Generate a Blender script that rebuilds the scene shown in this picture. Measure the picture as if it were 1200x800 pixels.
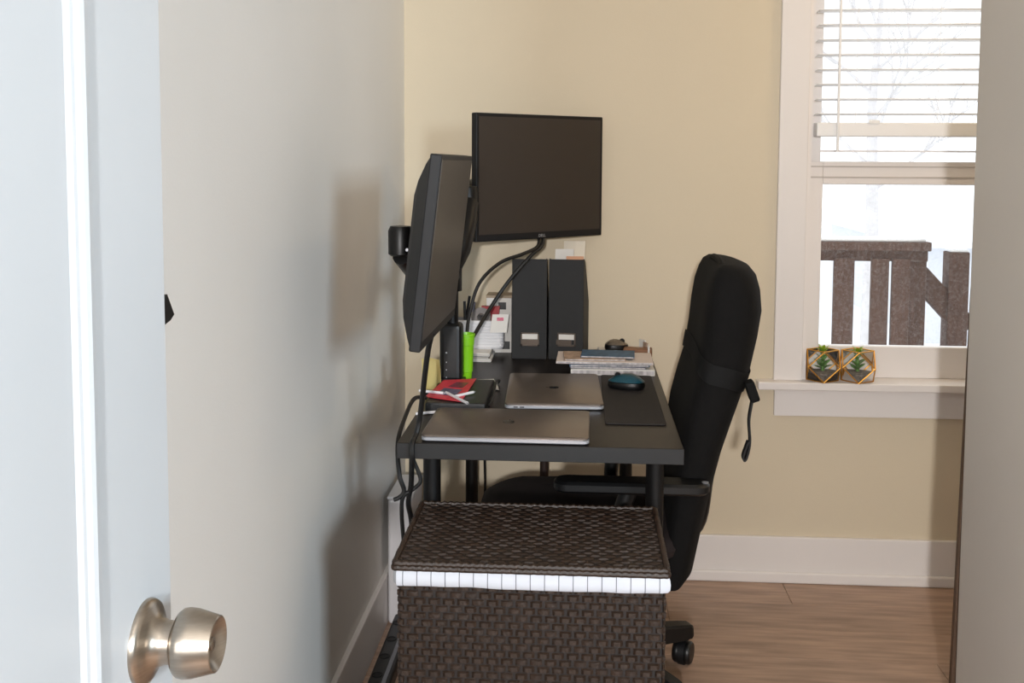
import bpy, bmesh, math, random
from mathutils import Vector, Matrix
random.seed(7)
for o in list(bpy.data.objects): bpy.data.objects.remove(o)
scn = bpy.context.scene
COL = scn.collection
R = math.radians
PI = math.pi

# ------------------------------------------------------------------ camera
F_PX, PIT, YAW, ROLL = 1235.7, .076544, .06578, .0044941
CAM = Vector((.56139, -3.321, 1.3387))
PPY = 280.0
fw = Vector((-math.sin(YAW)*math.cos(PIT), math.cos(YAW)*math.cos(PIT), -math.sin(PIT)))
rt0 = Vector((math.cos(YAW), math.sin(YAW), 0)); up0 = rt0.cross(fw)
rt = rt0*math.cos(ROLL) + up0*math.sin(ROLL); up = up0*math.cos(ROLL) - rt0*math.sin(ROLL)
cd = bpy.data.cameras.new('camera'); cam = bpy.data.objects.new('camera', cd); COL.objects.link(cam)
cam.matrix_world = Matrix(((rt.x, up.x, -fw.x, CAM.x), (rt.y, up.y, -fw.y, CAM.y), (rt.z, up.z, -fw.z, CAM.z), (0, 0, 0, 1)))
cd.sensor_width = 36; cd.lens = F_PX/1200*36; cd.shift_y = (PPY-400)/1200; cd.clip_start = .02
scn.camera = cam
scn.cycles.transparent_max_bounces = 24

# ------------------------------------------------------------------ world, lights, exposure
vs = scn.view_settings
vs.view_transform = 'Standard'; vs.look = 'None'; vs.gamma = 1; vs.use_curve_mapping = False; vs.exposure = 0.05
w = bpy.data.worlds.new('overcast_sky'); scn.world = w; w.use_nodes = True
w.node_tree.nodes['Background'].inputs[0].default_value = (.93, .97, 1, 1)
w.node_tree.nodes['Background'].inputs[1].default_value = 1.6

def area(name, loc, target, size, size_y, power, color, spread=180):
    l = bpy.data.lights.new(name, 'AREA'); l.shape = 'RECTANGLE'; l.size = size; l.size_y = size_y
    l.energy = power; l.color = color; l.spread = R(spread)
    o = bpy.data.objects.new(name, l); COL.objects.link(o); o.location = loc
    o.rotation_euler = (Vector(target)-Vector(loc)).to_track_quat('-Z', 'Y').to_euler()
    return o
area('assumed_flash', (.50, -4.6, 1.55), (.9, 0, .8), .10, .10, 78, (1, .98, .97))  # assumed frontal flash set behind the camera, inferred from cast shadows
area('assumed_hall_light', (3.35, -6.2, 2.0), (0, -1.0, 1.25), .8, .9, 165, (.73, .88, 1))  # assumed cool side light behind the camera; no window is modelled there
area('added_warm_fill', (1.95, -.55, 2.38), (1.6, -.6, 0), .35, .35, 5, (1, .78, .50))  # added warm fill above the window nook; no ceiling lamp is modelled

# ------------------------------------------------------------------ materials
MATS = {}
def srgb(c):
    return tuple((x/255/12.92 if x/255 <= .04045 else ((x/255+.055)/1.055)**2.4) for x in c)
def mat(name, rgb, rough=.5, metal=0, var=.06, scale=8, bump=0, bscale=60, stretch=(1, 1, 1), coat=0, spec=None, rnd=0):
    """procedural surface: base colour with noise variation, optional fine relief"""
    if name in MATS: return MATS[name]
    m = bpy.data.materials.new(name); m.use_nodes = True; MATS[name] = m
    nt = m.node_tree; N = nt.nodes; L = nt.links; b = N['Principled BSDF']
    b.inputs['Roughness'].default_value = rough; b.inputs['Metallic'].default_value = metal
    if coat: b.inputs['Coat Weight'].default_value = coat
    if spec is not None: b.inputs['Specular IOR Level'].default_value = spec
    tc = N.new('ShaderNodeTexCoord'); mp = N.new('ShaderNodeMapping'); mp.inputs['Scale'].default_value = stretch
    L.new(tc.outputs['Object'], mp.inputs['Vector'])
    nz = N.new('ShaderNodeTexNoise'); nz.inputs['Scale'].default_value = scale; nz.inputs['Detail'].default_value = 4
    L.new(mp.outputs[0], nz.inputs['Vector'])
    c = srgb(rgb)
    rp = N.new('ShaderNodeValToRGB')
    rp.color_ramp.elements[0].position = .3; rp.color_ramp.elements[1].position = .7
    rp.color_ramp.elements[0].color = tuple(max(0, x*(1-var)) for x in c)+(1,)
    rp.color_ramp.elements[1].color = tuple(min(1, x*(1+var)) for x in c)+(1,)
    L.new(nz.outputs['Fac'], rp.inputs['Fac'])
    col = rp.outputs['Color']
    if rnd:
        oi = N.new('ShaderNodeObjectInfo'); hs = N.new('ShaderNodeHueSaturation')
        mr = N.new('ShaderNodeMapRange'); mr.inputs[3].default_value = 1-rnd; mr.inputs[4].default_value = 1+rnd
        L.new(oi.outputs['Random'], mr.inputs[0]); L.new(mr.outputs[0], hs.inputs['Value']); L.new(col, hs.inputs['Color']); col = hs.outputs['Color']
    L.new(col, b.inputs['Base Color'])
    if bump:
        n2 = N.new('ShaderNodeTexNoise'); n2.inputs['Scale'].default_value = bscale; n2.inputs['Detail'].default_value = 3
        L.new(mp.outputs[0], n2.inputs['Vector'])
        bp = N.new('ShaderNodeBump'); bp.inputs['Strength'].default_value = bump; bp.inputs['Distance'].default_value = .01
        L.new(n2.outputs['Fac'], bp.inputs['Height']); L.new(bp.outputs[0], b.inputs['Normal'])
    return m
def glass(name, dust=0.0, tint=(1, 1, 1)):
    if name in MATS: return MATS[name]
    m = bpy.data.materials.new(name); m.use_nodes = True; MATS[name] = m
    nt = m.node_tree; N = nt.nodes; L = nt.links; N.remove(N['Principled BSDF']); out = N['Material Output']
    t = N.new('ShaderNodeBsdfTransparent'); t.inputs[0].default_value = tint+(1,)
    g = N.new('ShaderNodeBsdfGlossy'); g.inputs['Roughness'].default_value = .03
    fr = N.new('ShaderNodeFresnel'); fr.inputs[0].default_value = 1.35
    mx = N.new('ShaderNodeMixShader'); L.new(fr.outputs[0], mx.inputs[0]); L.new(t.outputs[0], mx.inputs[1]); L.new(g.outputs[0], mx.inputs[2])
    last = mx
    if dust:
        d = N.new('ShaderNodeBsdfTranslucent'); d.inputs[0].default_value = (.9, .9, .9, 1)
        d2 = N.new('ShaderNodeBsdfDiffuse'); d2.inputs[0].default_value = (.85, .85, .85, 1)
        ad = N.new('ShaderNodeMixShader'); ad.inputs[0].default_value = .5; L.new(d.outputs[0], ad.inputs[1]); L.new(d2.outputs[0], ad.inputs[2])
        nz = N.new('ShaderNodeTexNoise'); nz.inputs['Scale'].default_value = 160; nz.inputs['Detail'].default_value = 2
        tc = N.new('ShaderNodeTexCoord'); L.new(tc.outputs['Object'], nz.inputs['Vector'])
        mr = N.new('ShaderNodeMapRange'); mr.inputs[1].default_value = .45; mr.inputs[2].default_value = .75
        mr.inputs[3].default_value = dust*.7; mr.inputs[4].default_value = dust*3
        L.new(nz.outputs['Fac'], mr.inputs[0])
        m2 = N.new('ShaderNodeMixShader'); L.new(mr.outputs[0], m2.inputs[0]); L.new(mx.outputs[0], m2.inputs[1]); L.new(ad.outputs[0], m2.inputs[2]); last = m2
    L.new(last.outputs[0], out.inputs['Surface'])
    return m
def stripes(name, base, line, axis, period, width):
    """flat print: thin lines across cloth or paper"""
    if name in MATS: return MATS[name]
    m = mat(name, base, .85, 0, .02); nt = m.node_tree; N = nt.nodes; L = nt.links; b = N['Principled BSDF']
    src = b.inputs['Base Color'].links[0].from_socket
    tc = N.new('ShaderNodeTexCoord'); sp = N.new('ShaderNodeSeparateXYZ'); L.new(tc.outputs['Object'], sp.inputs[0])
    md = N.new('ShaderNodeMath'); md.operation = 'PINGPONG'; md.inputs[1].default_value = period/2; L.new(sp.outputs[axis], md.inputs[0])
    lt = N.new('ShaderNodeMath'); lt.operation = 'LESS_THAN'; lt.inputs[1].default_value = width/2; L.new(md.outputs[0], lt.inputs[0])
    mx = N.new('ShaderNodeMixRGB'); mx.inputs[2].default_value = srgb(line)+(1,); L.new(lt.outputs[0], mx.inputs[0]); L.new(src, mx.inputs[1])
    L.new(mx.outputs[0], b.inputs['Base Color'])
    return m

WALL = mat('cream_wall_paint', (216, 202, 177), .75, 0, .012, 3, .04, 220)
WALLL = mat('off_white_wall_paint', (236, 233, 228), .75, 0, .012, 3, .04, 220)
WALLG = mat('grey_wall_paint', (206, 200, 192), .75, 0, .012, 3, .04, 220)
TRIM = mat('white_trim_paint', (232, 226, 222), .4, 0, .01, 5)
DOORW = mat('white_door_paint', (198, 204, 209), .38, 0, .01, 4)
CEIL = mat('ceiling_paint', (216, 214, 210), .85, 0, .01, 4)
NICKEL = mat('brushed_nickel', (168, 158, 146), .28, 1, .08, 40, .03, 200, (1, 1, 12))
BLACKP = mat('black_plastic', (11, 11, 12), .42, 0, .08, 20)
DARKP = mat('charcoal_plastic', (17, 17, 19), .55, 0, .06, 20, spec=.35)
SCREEN = mat('dark_matte_screen', (53, 46, 41), .38, 0, .04, 3)
DESKM = mat('black_brown_laminate', (27, 21, 18), .36, 0, .12, 18, .03, 90, (1, 14, 1), spec=.2)
DESKE = mat('black_edge_band', (16, 16, 17), .5, 0, .05, 18)
METALB = mat('black_powder_coat', (11, 9, 9), .4, .3, .08, 30)
SPACEG = mat('space_grey_aluminium', (126, 114, 105), .34, .75, .03, 20)
SILVER = mat('silver_aluminium', (196, 198, 204), .3, .6, .03, 30)
WICK = mat('brown_wicker', (41, 26, 15), .5, 0, .22, 60, .2, 200)
WICKD = mat('dark_wicker', (26, 18, 14), .6, 0, .2, 60)
CLOTH = stripes('white_checked_cloth', (198, 200, 207), (84, 86, 94), 0, .0262, .0015)
FABRIC = mat('black_chair_fabric', (12, 11, 11), .9, 0, .15, 90, .15, 400, spec=.25)
FABRIC2 = mat('black_chair_cover', (10, 10, 10), .8, 0, .1, 60, .1, 300, spec=.25)
WEB = mat('black_webbing', (20, 20, 21), .75, 0, .1, 200)
CABLE = mat('black_cable_rubber', (12, 11, 11), .5, 0, .05, 40)
RED = mat('red_paper', (206, 52, 66), .55, 0, .08, 30)
GREEN = mat('lime_plastic', (128, 196, 28), .35, 0, .08, 14)
WHITEP = mat('white_plastic', (222, 220, 222), .4, 0, .02, 10)
PAPER = mat('white_paper', (226, 222, 216), .85, 0, .03, 30)
TEAL = mat('teal_plastic', (22, 74, 88), .35, 0, .1, 20)
WOODB = mat('warm_brown_wood', (132, 88, 56), .5, 0, .15, 20, .05, 100, (6, 1, 1))
GOLD = mat('brass_wire', (206, 150, 66), .32, .8, .06, 40)
TGLASS = glass('terrarium_glass', 0, (.99, .995, .99))
WGLASS = glass('window_glass', .05)
SOIL = mat('dark_pebbles', (110, 104, 98), .9, 0, .4, 120, .6, 160)
LEAF = mat('succulent_leaf', (98, 142, 72), .5, 0, .25, 30)
LEAFY = mat('bright_leaf', (150, 178, 44), .5, 0, .2, 30)
DECKW = mat('weathered_brown_deck_wood', (84, 60, 50), .8, 0, .2, 12, .1, 60, (6, 6, 1))
SNOW = mat('snow', (240, 243, 248), .9, 0, .02, 4)
CARD = mat('blue_print', (60, 92, 120), .6, 0, .3, 60)
CARD2 = mat('grey_print', (120, 118, 130), .6, 0, .35, 60)
CARD3 = mat('tan_print', (176, 150, 130), .6, 0, .3, 60)

# laminate floor: long grain along x, tone differs by plank
def floor_mat():
    m = mat('oak_laminate', (170, 141, 121), .42, 0, .26, 5, .03, 40, (1, 9, 1), rnd=.06)
    return m
FLOORM = floor_mat()
FLOORB = mat('floor_underlay', (120, 98, 82), .8, 0, .05)

# ------------------------------------------------------------------ mesh helpers (world coordinates)
def newbm(): return bmesh.new()
def rootloc(o):
    while o.parent: o = o.parent
    return Vector(o.location)
def O(name, bm, m, parent=None, label=None, cat=None, group=None, kind=None, smooth=False, base=None):
    """link a bmesh given in world coordinates as one mesh object"""
    bmesh.ops.recalc_face_normals(bm, faces=bm.faces[:])
    if parent is not None: off = rootloc(parent)
    elif base is not None: off = Vector(base)
    else:
        xs = [v.co for v in bm.verts]
        off = Vector(((min(v.x for v in xs)+max(v.x for v in xs))/2, (min(v.y for v in xs)+max(v.y for v in xs))/2, min(v.z for v in xs)))
    bm.transform(Matrix.Translation(-off))
    me = bpy.data.meshes.new(name); bm.to_mesh(me); bm.free()
    for mm in (m if isinstance(m, (list, tuple)) else [m]): me.materials.append(mm)
    if smooth:
        for p in me.polygons: p.use_smooth = True
        try: me.set_sharp_from_angle(angle=R(40))
        except Exception: pass
    o = bpy.data.objects.new(name, me); COL.objects.link(o)
    if parent is not None: o.parent = parent
    else: o.location = off
    tag(o, label, cat, group, kind)
    return o
def tag(o, label=None, cat=None, group=None, kind=None):
    if label: o['label'] = label
    if cat: o['category'] = cat
    if group: o['group'] = group
    if kind: o['kind'] = kind
    return o
def thing(name, loc, label=None, cat=None, group=None, kind=None):
    o = bpy.data.objects.new(name, None); COL.objects.link(o); o.location = loc; o.empty_display_size = .05
    return tag(o, label, cat, group, kind)
def inst(src, name, loc, parent, rot=(0, 0, 0), mat_=None):
    """piece sharing mesh data; loc is in world coordinates (mesh built about its own origin)"""
    o = bpy.data.objects.new(name, src); COL.objects.link(o); o.parent = parent
    o.location = Vector(loc)-rootloc(parent); o.rotation_euler = rot
    return o
def mesh_of(bm, m, name):
    bmesh.ops.recalc_face_normals(bm, faces=bm.faces[:])
    me = bpy.data.meshes.new(name); bm.to_mesh(me); bm.free(); me.materials.append(m); return me

def obox(bm, c, size, rot=None, bev=0, seg=2):
    r = bmesh.ops.create_cube(bm, size=1); vs_ = r['verts']
    M = Matrix.Translation(Vector(c)) @ ((rot.to_4x4()) if rot else Matrix.Identity(4)) @ Matrix.Diagonal((size[0], size[1], size[2], 1))
    bmesh.ops.transform(bm, matrix=M, verts=vs_)
    if bev:
        es = list({e for v in vs_ for e in v.link_edges})
        bmesh.ops.bevel(bm, geom=es, offset=bev, segments=seg, affect='EDGES', profile=.5)
    return bm
def box(bm, x0, x1, y0, y1, z0, z1, bev=0, seg=2):
    return obox(bm, ((x0+x1)/2, (y0+y1)/2, (z0+z1)/2), (abs(x1-x0), abs(y1-y0), abs(z1-z0)), None, bev, seg)
def B(x0, x1, y0, y1, z0, z1, bev=0, seg=2): return box(newbm(), x0, x1, y0, y1, z0, z1, bev, seg)
def rings(bm, rs, cap=True, closed=True):
    V = [[bm.verts.new(p) for p in r] for r in rs]
    n = len(V[0])
    for a, b in zip(V, V[1:]):
        for i in range(n if closed else n-1):
            j = (i+1) % n
            bm.faces.new((a[i], a[j], b[j], b[i]))
    if cap:
        bm.faces.new(V[0]); bm.faces.new(V[-1][::-1])
    return bm
def tube(bm, pts, r, seg=8, flat=None):
    pts = [Vector(p) for p in pts]; rs = []
    t0 = (pts[1]-pts[0]).normalized()
    n = t0.orthogonal().normalized()
    for i, p in enumerate(pts):
        t = ((pts[min(i+1, len(pts)-1)]-pts[max(i-1, 0)])).normalized()
        n = (n - t*n.dot(t)).normalized(); b = t.cross(n)
        rr = r[i] if isinstance(r, (list, tuple)) else r
        rs.append([p+(n*math.cos(2*PI*k/seg)+b*math.sin(2*PI*k/seg))*rr for k in range(seg)])
    return rings(bm, rs)
def spline(ctrl, n=8):
    P = [Vector(p) for p in ctrl]; P = [P[0]*2-P[1]]+P+[P[-1]*2-P[-2]]; out = []
    for i in range(1, len(P)-2):
        for k in range(n):
            t = k/n; a, b, c, d = P[i-1:i+3]
            out.append(.5*((2*b)+(c-a)*t+(2*a-5*b+4*c-d)*t*t+(3*b-a-3*c+d)*t**3))
    out.append(P[-2]); return out
def lathe(bm, prof, M=None, seg=32):
    """profile of (radius, height) turned about local z"""
    M = M or Matrix.Identity(4)
    return rings(bm, [[M @ Vector((r*math.cos(2*PI*k/seg), r*math.sin(2*PI*k/seg), h)) for k in range(seg)] for r, h in prof])
def rrect(w, d, r, n=5):
    pts = []
    for cx, cy, a0 in ((w/2-r, d/2-r, 0), (-w/2+r, d/2-r, 90), (-w/2+r, -d/2+r, 180), (w/2-r, -d/2+r, 270)):
        for k in range(n+1):
            a = R(a0+90*k/n); pts.append((cx+r*math.cos(a), cy+r*math.sin(a)))
    return pts
def slab(bm, w, d, r, z0, z1, M, edge=.0015):
    """thin plate with rounded corners and eased rims"""
    def ring(ins, z): return [M @ Vector((x*(1-2*ins/w), y*(1-2*ins/d), z)) for x, y in rrect(w, d, r)]
    return rings(bm, [ring(edge, z0), ring(0, z0+edge), ring(0, z1-edge), ring(edge, z1)])
def prism(bm, poly, M):
    """poly in local xz, extruded over local y 0..1 scaled by M"""
    return rings(bm, [[M @ Vector((x, 0, z)) for x, z in poly], [M @ Vector((x, 1, z)) for x, z in poly]])
def RZ(a): return Matrix.Rotation(a, 3, 'Z')
def T(x, y, z): return Matrix.Translation((x, y, z))

# ================================================================== SETTING
WX0, WX1, WZ0, WZ1 = 1.253, 2.06, .640, 2.06            # window rough opening in the back wall
XR, YE = 1.462, -.82                                    # grey wall at the right and where it ends
H = 2.45
floor = O('floor', B(-.1, 5.3, -8.7, .14, -.06, -.006), FLOORB, kind='structure', base=(0, 0, 0))
PL, PW = 1.21, .178
pm = [mesh_of(B(0, L-.0015, 0, PW-.0015, -.006, 0, .0007, 1), FLOORM, 'plank') for L in (PL, .55, .83, .31)]
y = 0
for r in range(20):
    y -= PW
    x = -.001; first = (0, 2, 1, 3, 0, 1)[r % 6]
    k = first; Ls = (PL, .55, .83, .31)
    while x < 2.6:
        rem = 2.74-x
        if Ls[k] > rem:
            cand = [q for q in range(4) if Ls[q] <= rem+.01]
            if not cand: break
            k = cand[0]
        inst(pm[k], 'plank', (x, y, 0), floor); x += Ls[k]; k = 0
O('wall_left', B(-.12, 0, -8.6, .14, 0, H), WALLL, kind='structure')
bm = newbm()
box(bm, 0, WX0, 0, .14, 0, H); box(bm, WX1, 2.75, 0, .14, 0, H); box(bm, WX0, WX1, 0, .14, 0, WZ0); box(bm, WX0, WX1, 0, .14, WZ1, H)
O('wall_back', bm, WALL, kind='structure')
O('wall_right', B(XR, 5.3, -2.55, YE, 0, H, .012, 4), WALLG, kind='structure')
O('wall_far_right', B(2.63, 2.75, YE, 0, 0, H), WALL, kind='structure')
O('wall_hall_right', B(5.2, 5.3, -8.6, -2.55, 0, H), WALLG, kind='structure')
O('wall_hall_end', B(0, 5.3, -8.72, -8.6, 0, H), WALLG, kind='structure')
O('ceiling', B(-.12, 5.3, -8.72, .14, H, H+.08), CEIL, kind='structure')
O('wall_door_side', B(0, .185, -3.4, -3.27, 0, H), WALL, kind='structure')

bb = O('baseboard_left', B(0, .015, -3.26, 0, 0, .147, .003, 2), TRIM, kind='structure')
bb = O('baseboard_back', B(.015, 2.63, -.015, 0, 0, .147, .003, 2), TRIM, kind='structure')
O('shoe_moulding', B(.015, 2.63, -.027, -.015, 0, .036, .006, 3), TRIM, bb)

# ---- window
wn = thing('window_1', (1.655, 0, WZ0), kind='structure')
O('casing', B(1.166, 1.253, -.02, 0, .651, 2.13, .002), TRIM, wn)
O('casing', B(WX1, WX1+.087, -.02, 0, .651, 2.13, .002), TRIM, wn)
O('head_casing', B(1.15, WX1+.1, -.022, 0, 2.13, 2.24, .002), TRIM, wn)
O('window_stool', B(1.113, WX1+.14, -.055, .05, .626, .651, .004, 3), TRIM, wn)
O('apron', B(1.170, WX1+.085, -.018, 0, .537, .626, .002), TRIM, wn)
for a, b in ((1.253, 1.268), (WX1-.015, WX1)): O('jamb_liner', B(a, b, 0, .13, .651, WZ1), TRIM, wn)
O('head_jamb', B(1.268, WX1-.015, 0, .13, WZ1-.015, WZ1), TRIM, wn)
def sash(name, x0, x1, y0, y1, z0, z1, st, br, tr):
    bm = newbm(); box(bm, x0, x0+st, y0, y1, z0, z1, .003); box(bm, x1-st, x1, y0, y1, z0, z1, .003)
    box(bm, x0+st, x1-st, y0, y1, z0, z0+br, .003); box(bm, x0+st, x1-st, y0, y1, z1-tr, z1, .003)
    s = O(name, bm, TRIM, wn)
    ym = (y0+y1)/2; bm = newbm(); bm.faces.new([bm.verts.new(q) for q in ((x0+st, ym, z0+br), (x1-st, ym, z0+br), (x1-st, ym, z1-tr), (x0+st, ym, z1-tr))])
    O('pane', bm, WGLASS, s)
    return s
ls = sash('lower_sash', 1.268, WX1-.015, .042, .078, .651, 1.333, .047, .100, .072)
O('sash_shade_line', B(1.268, WX1-.015, .0405, .043, 1.281, 1.286), mat('groove_shade_paint', (190, 182, 176), .6), ls)  # darker strips on the sash face, groove shade painted as colour
O('sash_shade_line', B(1.268, WX1-.015, .0405, .043, 1.315, 1.319), MATS['groove_shade_paint'], ls)
us = sash('upper_sash', 1.268, WX1-.015, .084, .118, 1.285, WZ1-.015, .047, .040, .05)
O('glazing_bar', B(1.315, WX1-.062, .090, .112, 1.3625, 1.3685), TRIM, us)

# ---- blind
bl = thing('window_blind', (1.655, .012, WZ1-.05), 'white slatted venetian blind half raised in the window', 'blind')
SL = mat('white_blind_slat', (244, 243, 242), .45, 0, .02, 5)
sm = mesh_of(B(-.376, .376, -.024, .024, -.0016, .0016, .0008, 1), SL, 'slat')
z = 1.478
while z < 1.98:
    inst(sm, 'slat', (1.6565, .012, z), bl, (R(-3), 0, 0)); z += .045
O('bottom_rail', B(1.2805, 2.0325, -.012, .036, 1.409, 1.452, .004, 3), SL, bl)
O('head_rail', B(1.2745, 2.0385, -.014, .040, 1.985, 2.040, .003), SL, bl)
O('tilt_wand', tube(newbm(), [(1.341, -.018, 2.0), (1.341, -.02, 1.7), (1.342, -.02, 1.362)], .0042, 8), SL, bl)
for xx in (1.395, 1.64, 1.92):
    O('ladder_cord', tube(newbm(), [(xx, -.0135, 1.99), (xx, -.0135, 1.45)], .0009, 6), SL, bl)
O('rail_clip', B(1.435, 1.468, -.0165, -.0115, 1.448, 1.460, .002), SL, bl)

# ---- open door with knob on the left
DX0, DX1, DY0, DY1, DZ0, DZ1 = .191, .226, -3.258, -2.495, .01, 2.03
door = thing('door_1', ((DX0+DX1)/2, DY0, 0), kind='structure')
st = .128
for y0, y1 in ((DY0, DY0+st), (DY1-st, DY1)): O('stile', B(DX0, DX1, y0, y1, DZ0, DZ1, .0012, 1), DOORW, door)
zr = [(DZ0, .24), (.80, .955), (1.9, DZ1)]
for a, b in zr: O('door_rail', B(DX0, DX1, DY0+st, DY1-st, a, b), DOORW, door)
for a, b in ((.24, .80), (.955, 1.9)):
    y0, y1 = DY0+st, DY1-st
    p = O('door_panel', B(DX0+.003, DX1-.003, y0, y1, a, b), DOORW, door)
    bm = newbm()
    def prof(d): return [(DX1, -.003), (DX1+.0022, -.001), (DX1+.0028, .005), (DX1+.0018, .010), (DX1-.0005, .014), (DX1-.001, .018), (DX1-.0032, .024)]
    rs = []
    for cy, cz, sy, sz in ((y0, a, 1, 1), (y1, a, -1, 1), (y1, b, -1, -1), (y0, b, 1, -1), (y0, a, 1, 1)):
        rs.append([Vector((x, cy+sy*d, cz+sz*d)) for x, d in prof(0)])
    rings(bm, rs, cap=False, closed=False)
    O('panel_moulding', bm, DOORW, p)
KM = T(.226, -2.548, .963) @ Matrix.Rotation(R(90), 4, 'Y')
ro = O('door_knob', lathe(newbm(), [(.001, .024), (.0165, .024), (.0175, .0255), (.0238, .0275), (.0258, .030), (.0264, .034), (.0258, .040), (.0212, .0575), (.0202, .058), (.0190, .0570), (.012, .0520), (.001, .0510)], KM, 48), NICKEL, door, smooth=True)
O('rosette', lathe(newbm(), [(.001, 0), (.0325, 0), (.0325, .002), (.0315, .0045), (.0285, .0062), (.0225, .0085), (.0185, .012), (.0165, .018), (.0160, .0265), (.001, .0265)], KM, 48), NICKEL, ro, smooth=True)
bm = newbm(); lathe(bm, [(.0005, .0510), (.0050, .0515), (.0050, .0540), (.0040, .0545), (.0005, .0543)], KM, 24); O('lock_button', bm, NICKEL, ro, smooth=True)
bm = lathe(newbm(), [(.001, -.035), (.0325, -.035), (.0300, -.041), (.014, -.045), (.0128, -.062), (.025, -.066), (.0262, -.075), (.0212, -.093), (.001, -.090)], KM, 32)
O('door_knob', bm, NICKEL, door, smooth=True)
O('latch_plate', B(.197, .220, DY1-.0005, DY1+.0012, .935, .992), NICKEL, door)

hk = thing('wall_hook', (0, -1.945, 1.13), 'small black hook on the cream wall beside the open white door', 'hook')
O('hook_plate', B(0, .005, -2.03, -1.975, 1.09, 1.18, .002), BLACKP, hk)
bm = newbm(); rings(bm, [[Vector((xx, yy, zz)) for yy, zz in ((-1.99, 1.150), (-1.975, 1.158), (-1.952, 1.128), (-1.965, 1.122), (-1.99, 1.118))] for xx in (.004, .018)])
O('prong', bm, BLACKP, hk)

bm = newbm(); obox(bm, (1.545, YE+.016, .52), (.16, .018, 1.04), Matrix.Rotation(R(.95), 3, 'Y'), .002)
O('wooden_board', bm, mat('dark_brown_board', (88, 66, 50), .6, 0, .15, 10, 0, 60, (8, 8, 1)), None, 'dark brown wooden board leaning behind the corner of the grey wall', 'board')

# ---- outside the window
O('ground', B(-6, 16, 3.2, 30, -.9, -.8), SNOW, kind='structure')
O('snowy_deck', B(.4, 5, .16, 3.2, -.30, -.12), SNOW, kind='structure')
dk = thing('deck_railing', (1.9, 1.52, -.12), 'weathered brown wooden deck railing outside the window', 'railing')
O('top_rail', B(1.0, 2.11, 1.44, 1.58, .935, .975, .004), DECKW, dk)
O('bottom_rail', B(1.0, 2.11, 1.49, 1.53, .10, .16, .004), DECKW, dk)
O('snow_cap', B(1.0, 2.09, 1.45, 1.57, .975, .992, .008, 3), SNOW, dk)
O('rail_board', B(1.0, 2.11, 1.485, 1.525, .885, .935, .004), DECKW, dk)
bmx = mesh_of(B(-.045, .045, -.012, .012, 0, .80, .003), DECKW, 'baluster')
bmn = mesh_of(B(-.0385, .0385, -.012, .012, 0, .80, .003), DECKW, 'baluster')
for xx in (1.08, 1.24, 1.40, 1.56, 1.737): inst(bmx, 'baluster', (xx, 1.47, .10), dk)
for xx in (1.895, 1.986): inst(bmn, 'baluster', (xx, 1.47, .10), dk)
O('post', B(2.022, 2.110, 1.50, 1.59, -.12, .94, .004), DECKW, dk)
sk = thing('stair_railing', (2.2, 1.55, -.12), 'sloping wooden stair handrail and post behind the deck railing', 'railing')
bm = newbm(); obox(bm, (2.20, 1.56, .70), (.34, .05, .10), Matrix.Rotation(R(47), 3, 'Y'), .004); O('handrail', bm, DECKW, sk)
O('post', B(2.215, 2.305, 1.52, 1.61, -.12, .925, .004), DECKW, sk)
O('snow_cap', B(2.218, 2.302, 1.523, 1.607, .925, .94, .006), SNOW, sk)
nh = thing('neighbour_house', (5.5, 11, -.8), 'pale house with snow covered roof far beyond the deck', 'building')
O('wall', B(4.6, 11, 9.2, 14, -.8, .35), mat('pale_siding', (222, 224, 228), .8, 0, .03, 4), nh)
bm = newbm(); rings(bm, [[Vector((a, yy, zz)) for yy, zz in ((8.8, .351), (14.4, .351), (14.4, .42), (11.6, 1.18), (8.8, .42))] for a in (4.4, 11.4)])
O('roof', bm, SNOW, nh)
O('window', B(6.0, 6.7, 9.17, 9.2, -.5, .1), mat('dark_pane', (120, 124, 132), .2), nh)
tr = thing('bare_tree', (3.6, 8, -.8), 'bare leafless tree standing in the snow beyond the deck', 'tree')
BARK = mat('pale_bark', (214, 211, 211), .9, 0, .1, 10)
O('trunk', tube(newbm(), [(3.6, 8, -.8), (3.62, 8, .6), (3.58, 8, 1.9), (3.66, 8, 3.2)], [.08, .07, .05, .02], 8), BARK, tr)
bm = newbm()
def branch(p, d, ln, r, lev):
    q = p+d*ln; tube(bm, [p, (p+q)/2+Vector((random.uniform(-.04, .04), random.uniform(-.04, .04), 0)), q], [r, r*.8, r*.6], 5)
    if lev:
        for k in range(3):
            d2 = (d+Vector((random.uniform(-.8, .8), random.uniform(-.8, .8), random.uniform(-.1, .6)))).normalized()
            branch(p+d*ln*random.uniform(.5, 1), d2, ln*.68, r*.62, lev-1)
for k in range(8):
    a = k*2.4; branch(Vector((3.6, 8, 1.0+k*.25)), Vector((math.cos(a), math.sin(a)*.6, .8)).normalized(), .8, .022, 3)
O('branches', bm, BARK, tr, kind='stuff')

# ================================================================== FURNITURE
# ---- desk
DL, DR, DF, DB = .178, .778, -1.159, -.03
dk = thing('desk', (.478, -.6, 0), 'long black-brown desk standing along the left wall', 'desk')
tt = O('tabletop', B(DL, DR, DF, DB, .706, .740, .0015, 2), DESKM, dk)
O('edge_band', B(DL+.0005, DR-.0005, DF-.0012, DF, .7075, .7388), DESKE, tt)
for x0, y0 in ((.219, -1.082), (.207, -.12), (.706, -1.082), (.686, -.12)):
    lg = O('leg', lathe(newbm(), [(.001, .018), (.0195, .018), (.0195, .696), (.001, .696)], T(x0+.0195, y0+.0195, 0), 20), METALB, dk, smooth=True)
    O('foot', lathe(newbm(), [(.001, 0), (.016, 0), (.017, .018), (.001, .018)], T(x0+.0195, y0+.0195, 0), 16), BLACKP, lg, smooth=True)
    O('mounting_plate', B(x0-.02, x0+.059, y0-.02, y0+.059, .696, .706, .002), METALB, lg)
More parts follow.
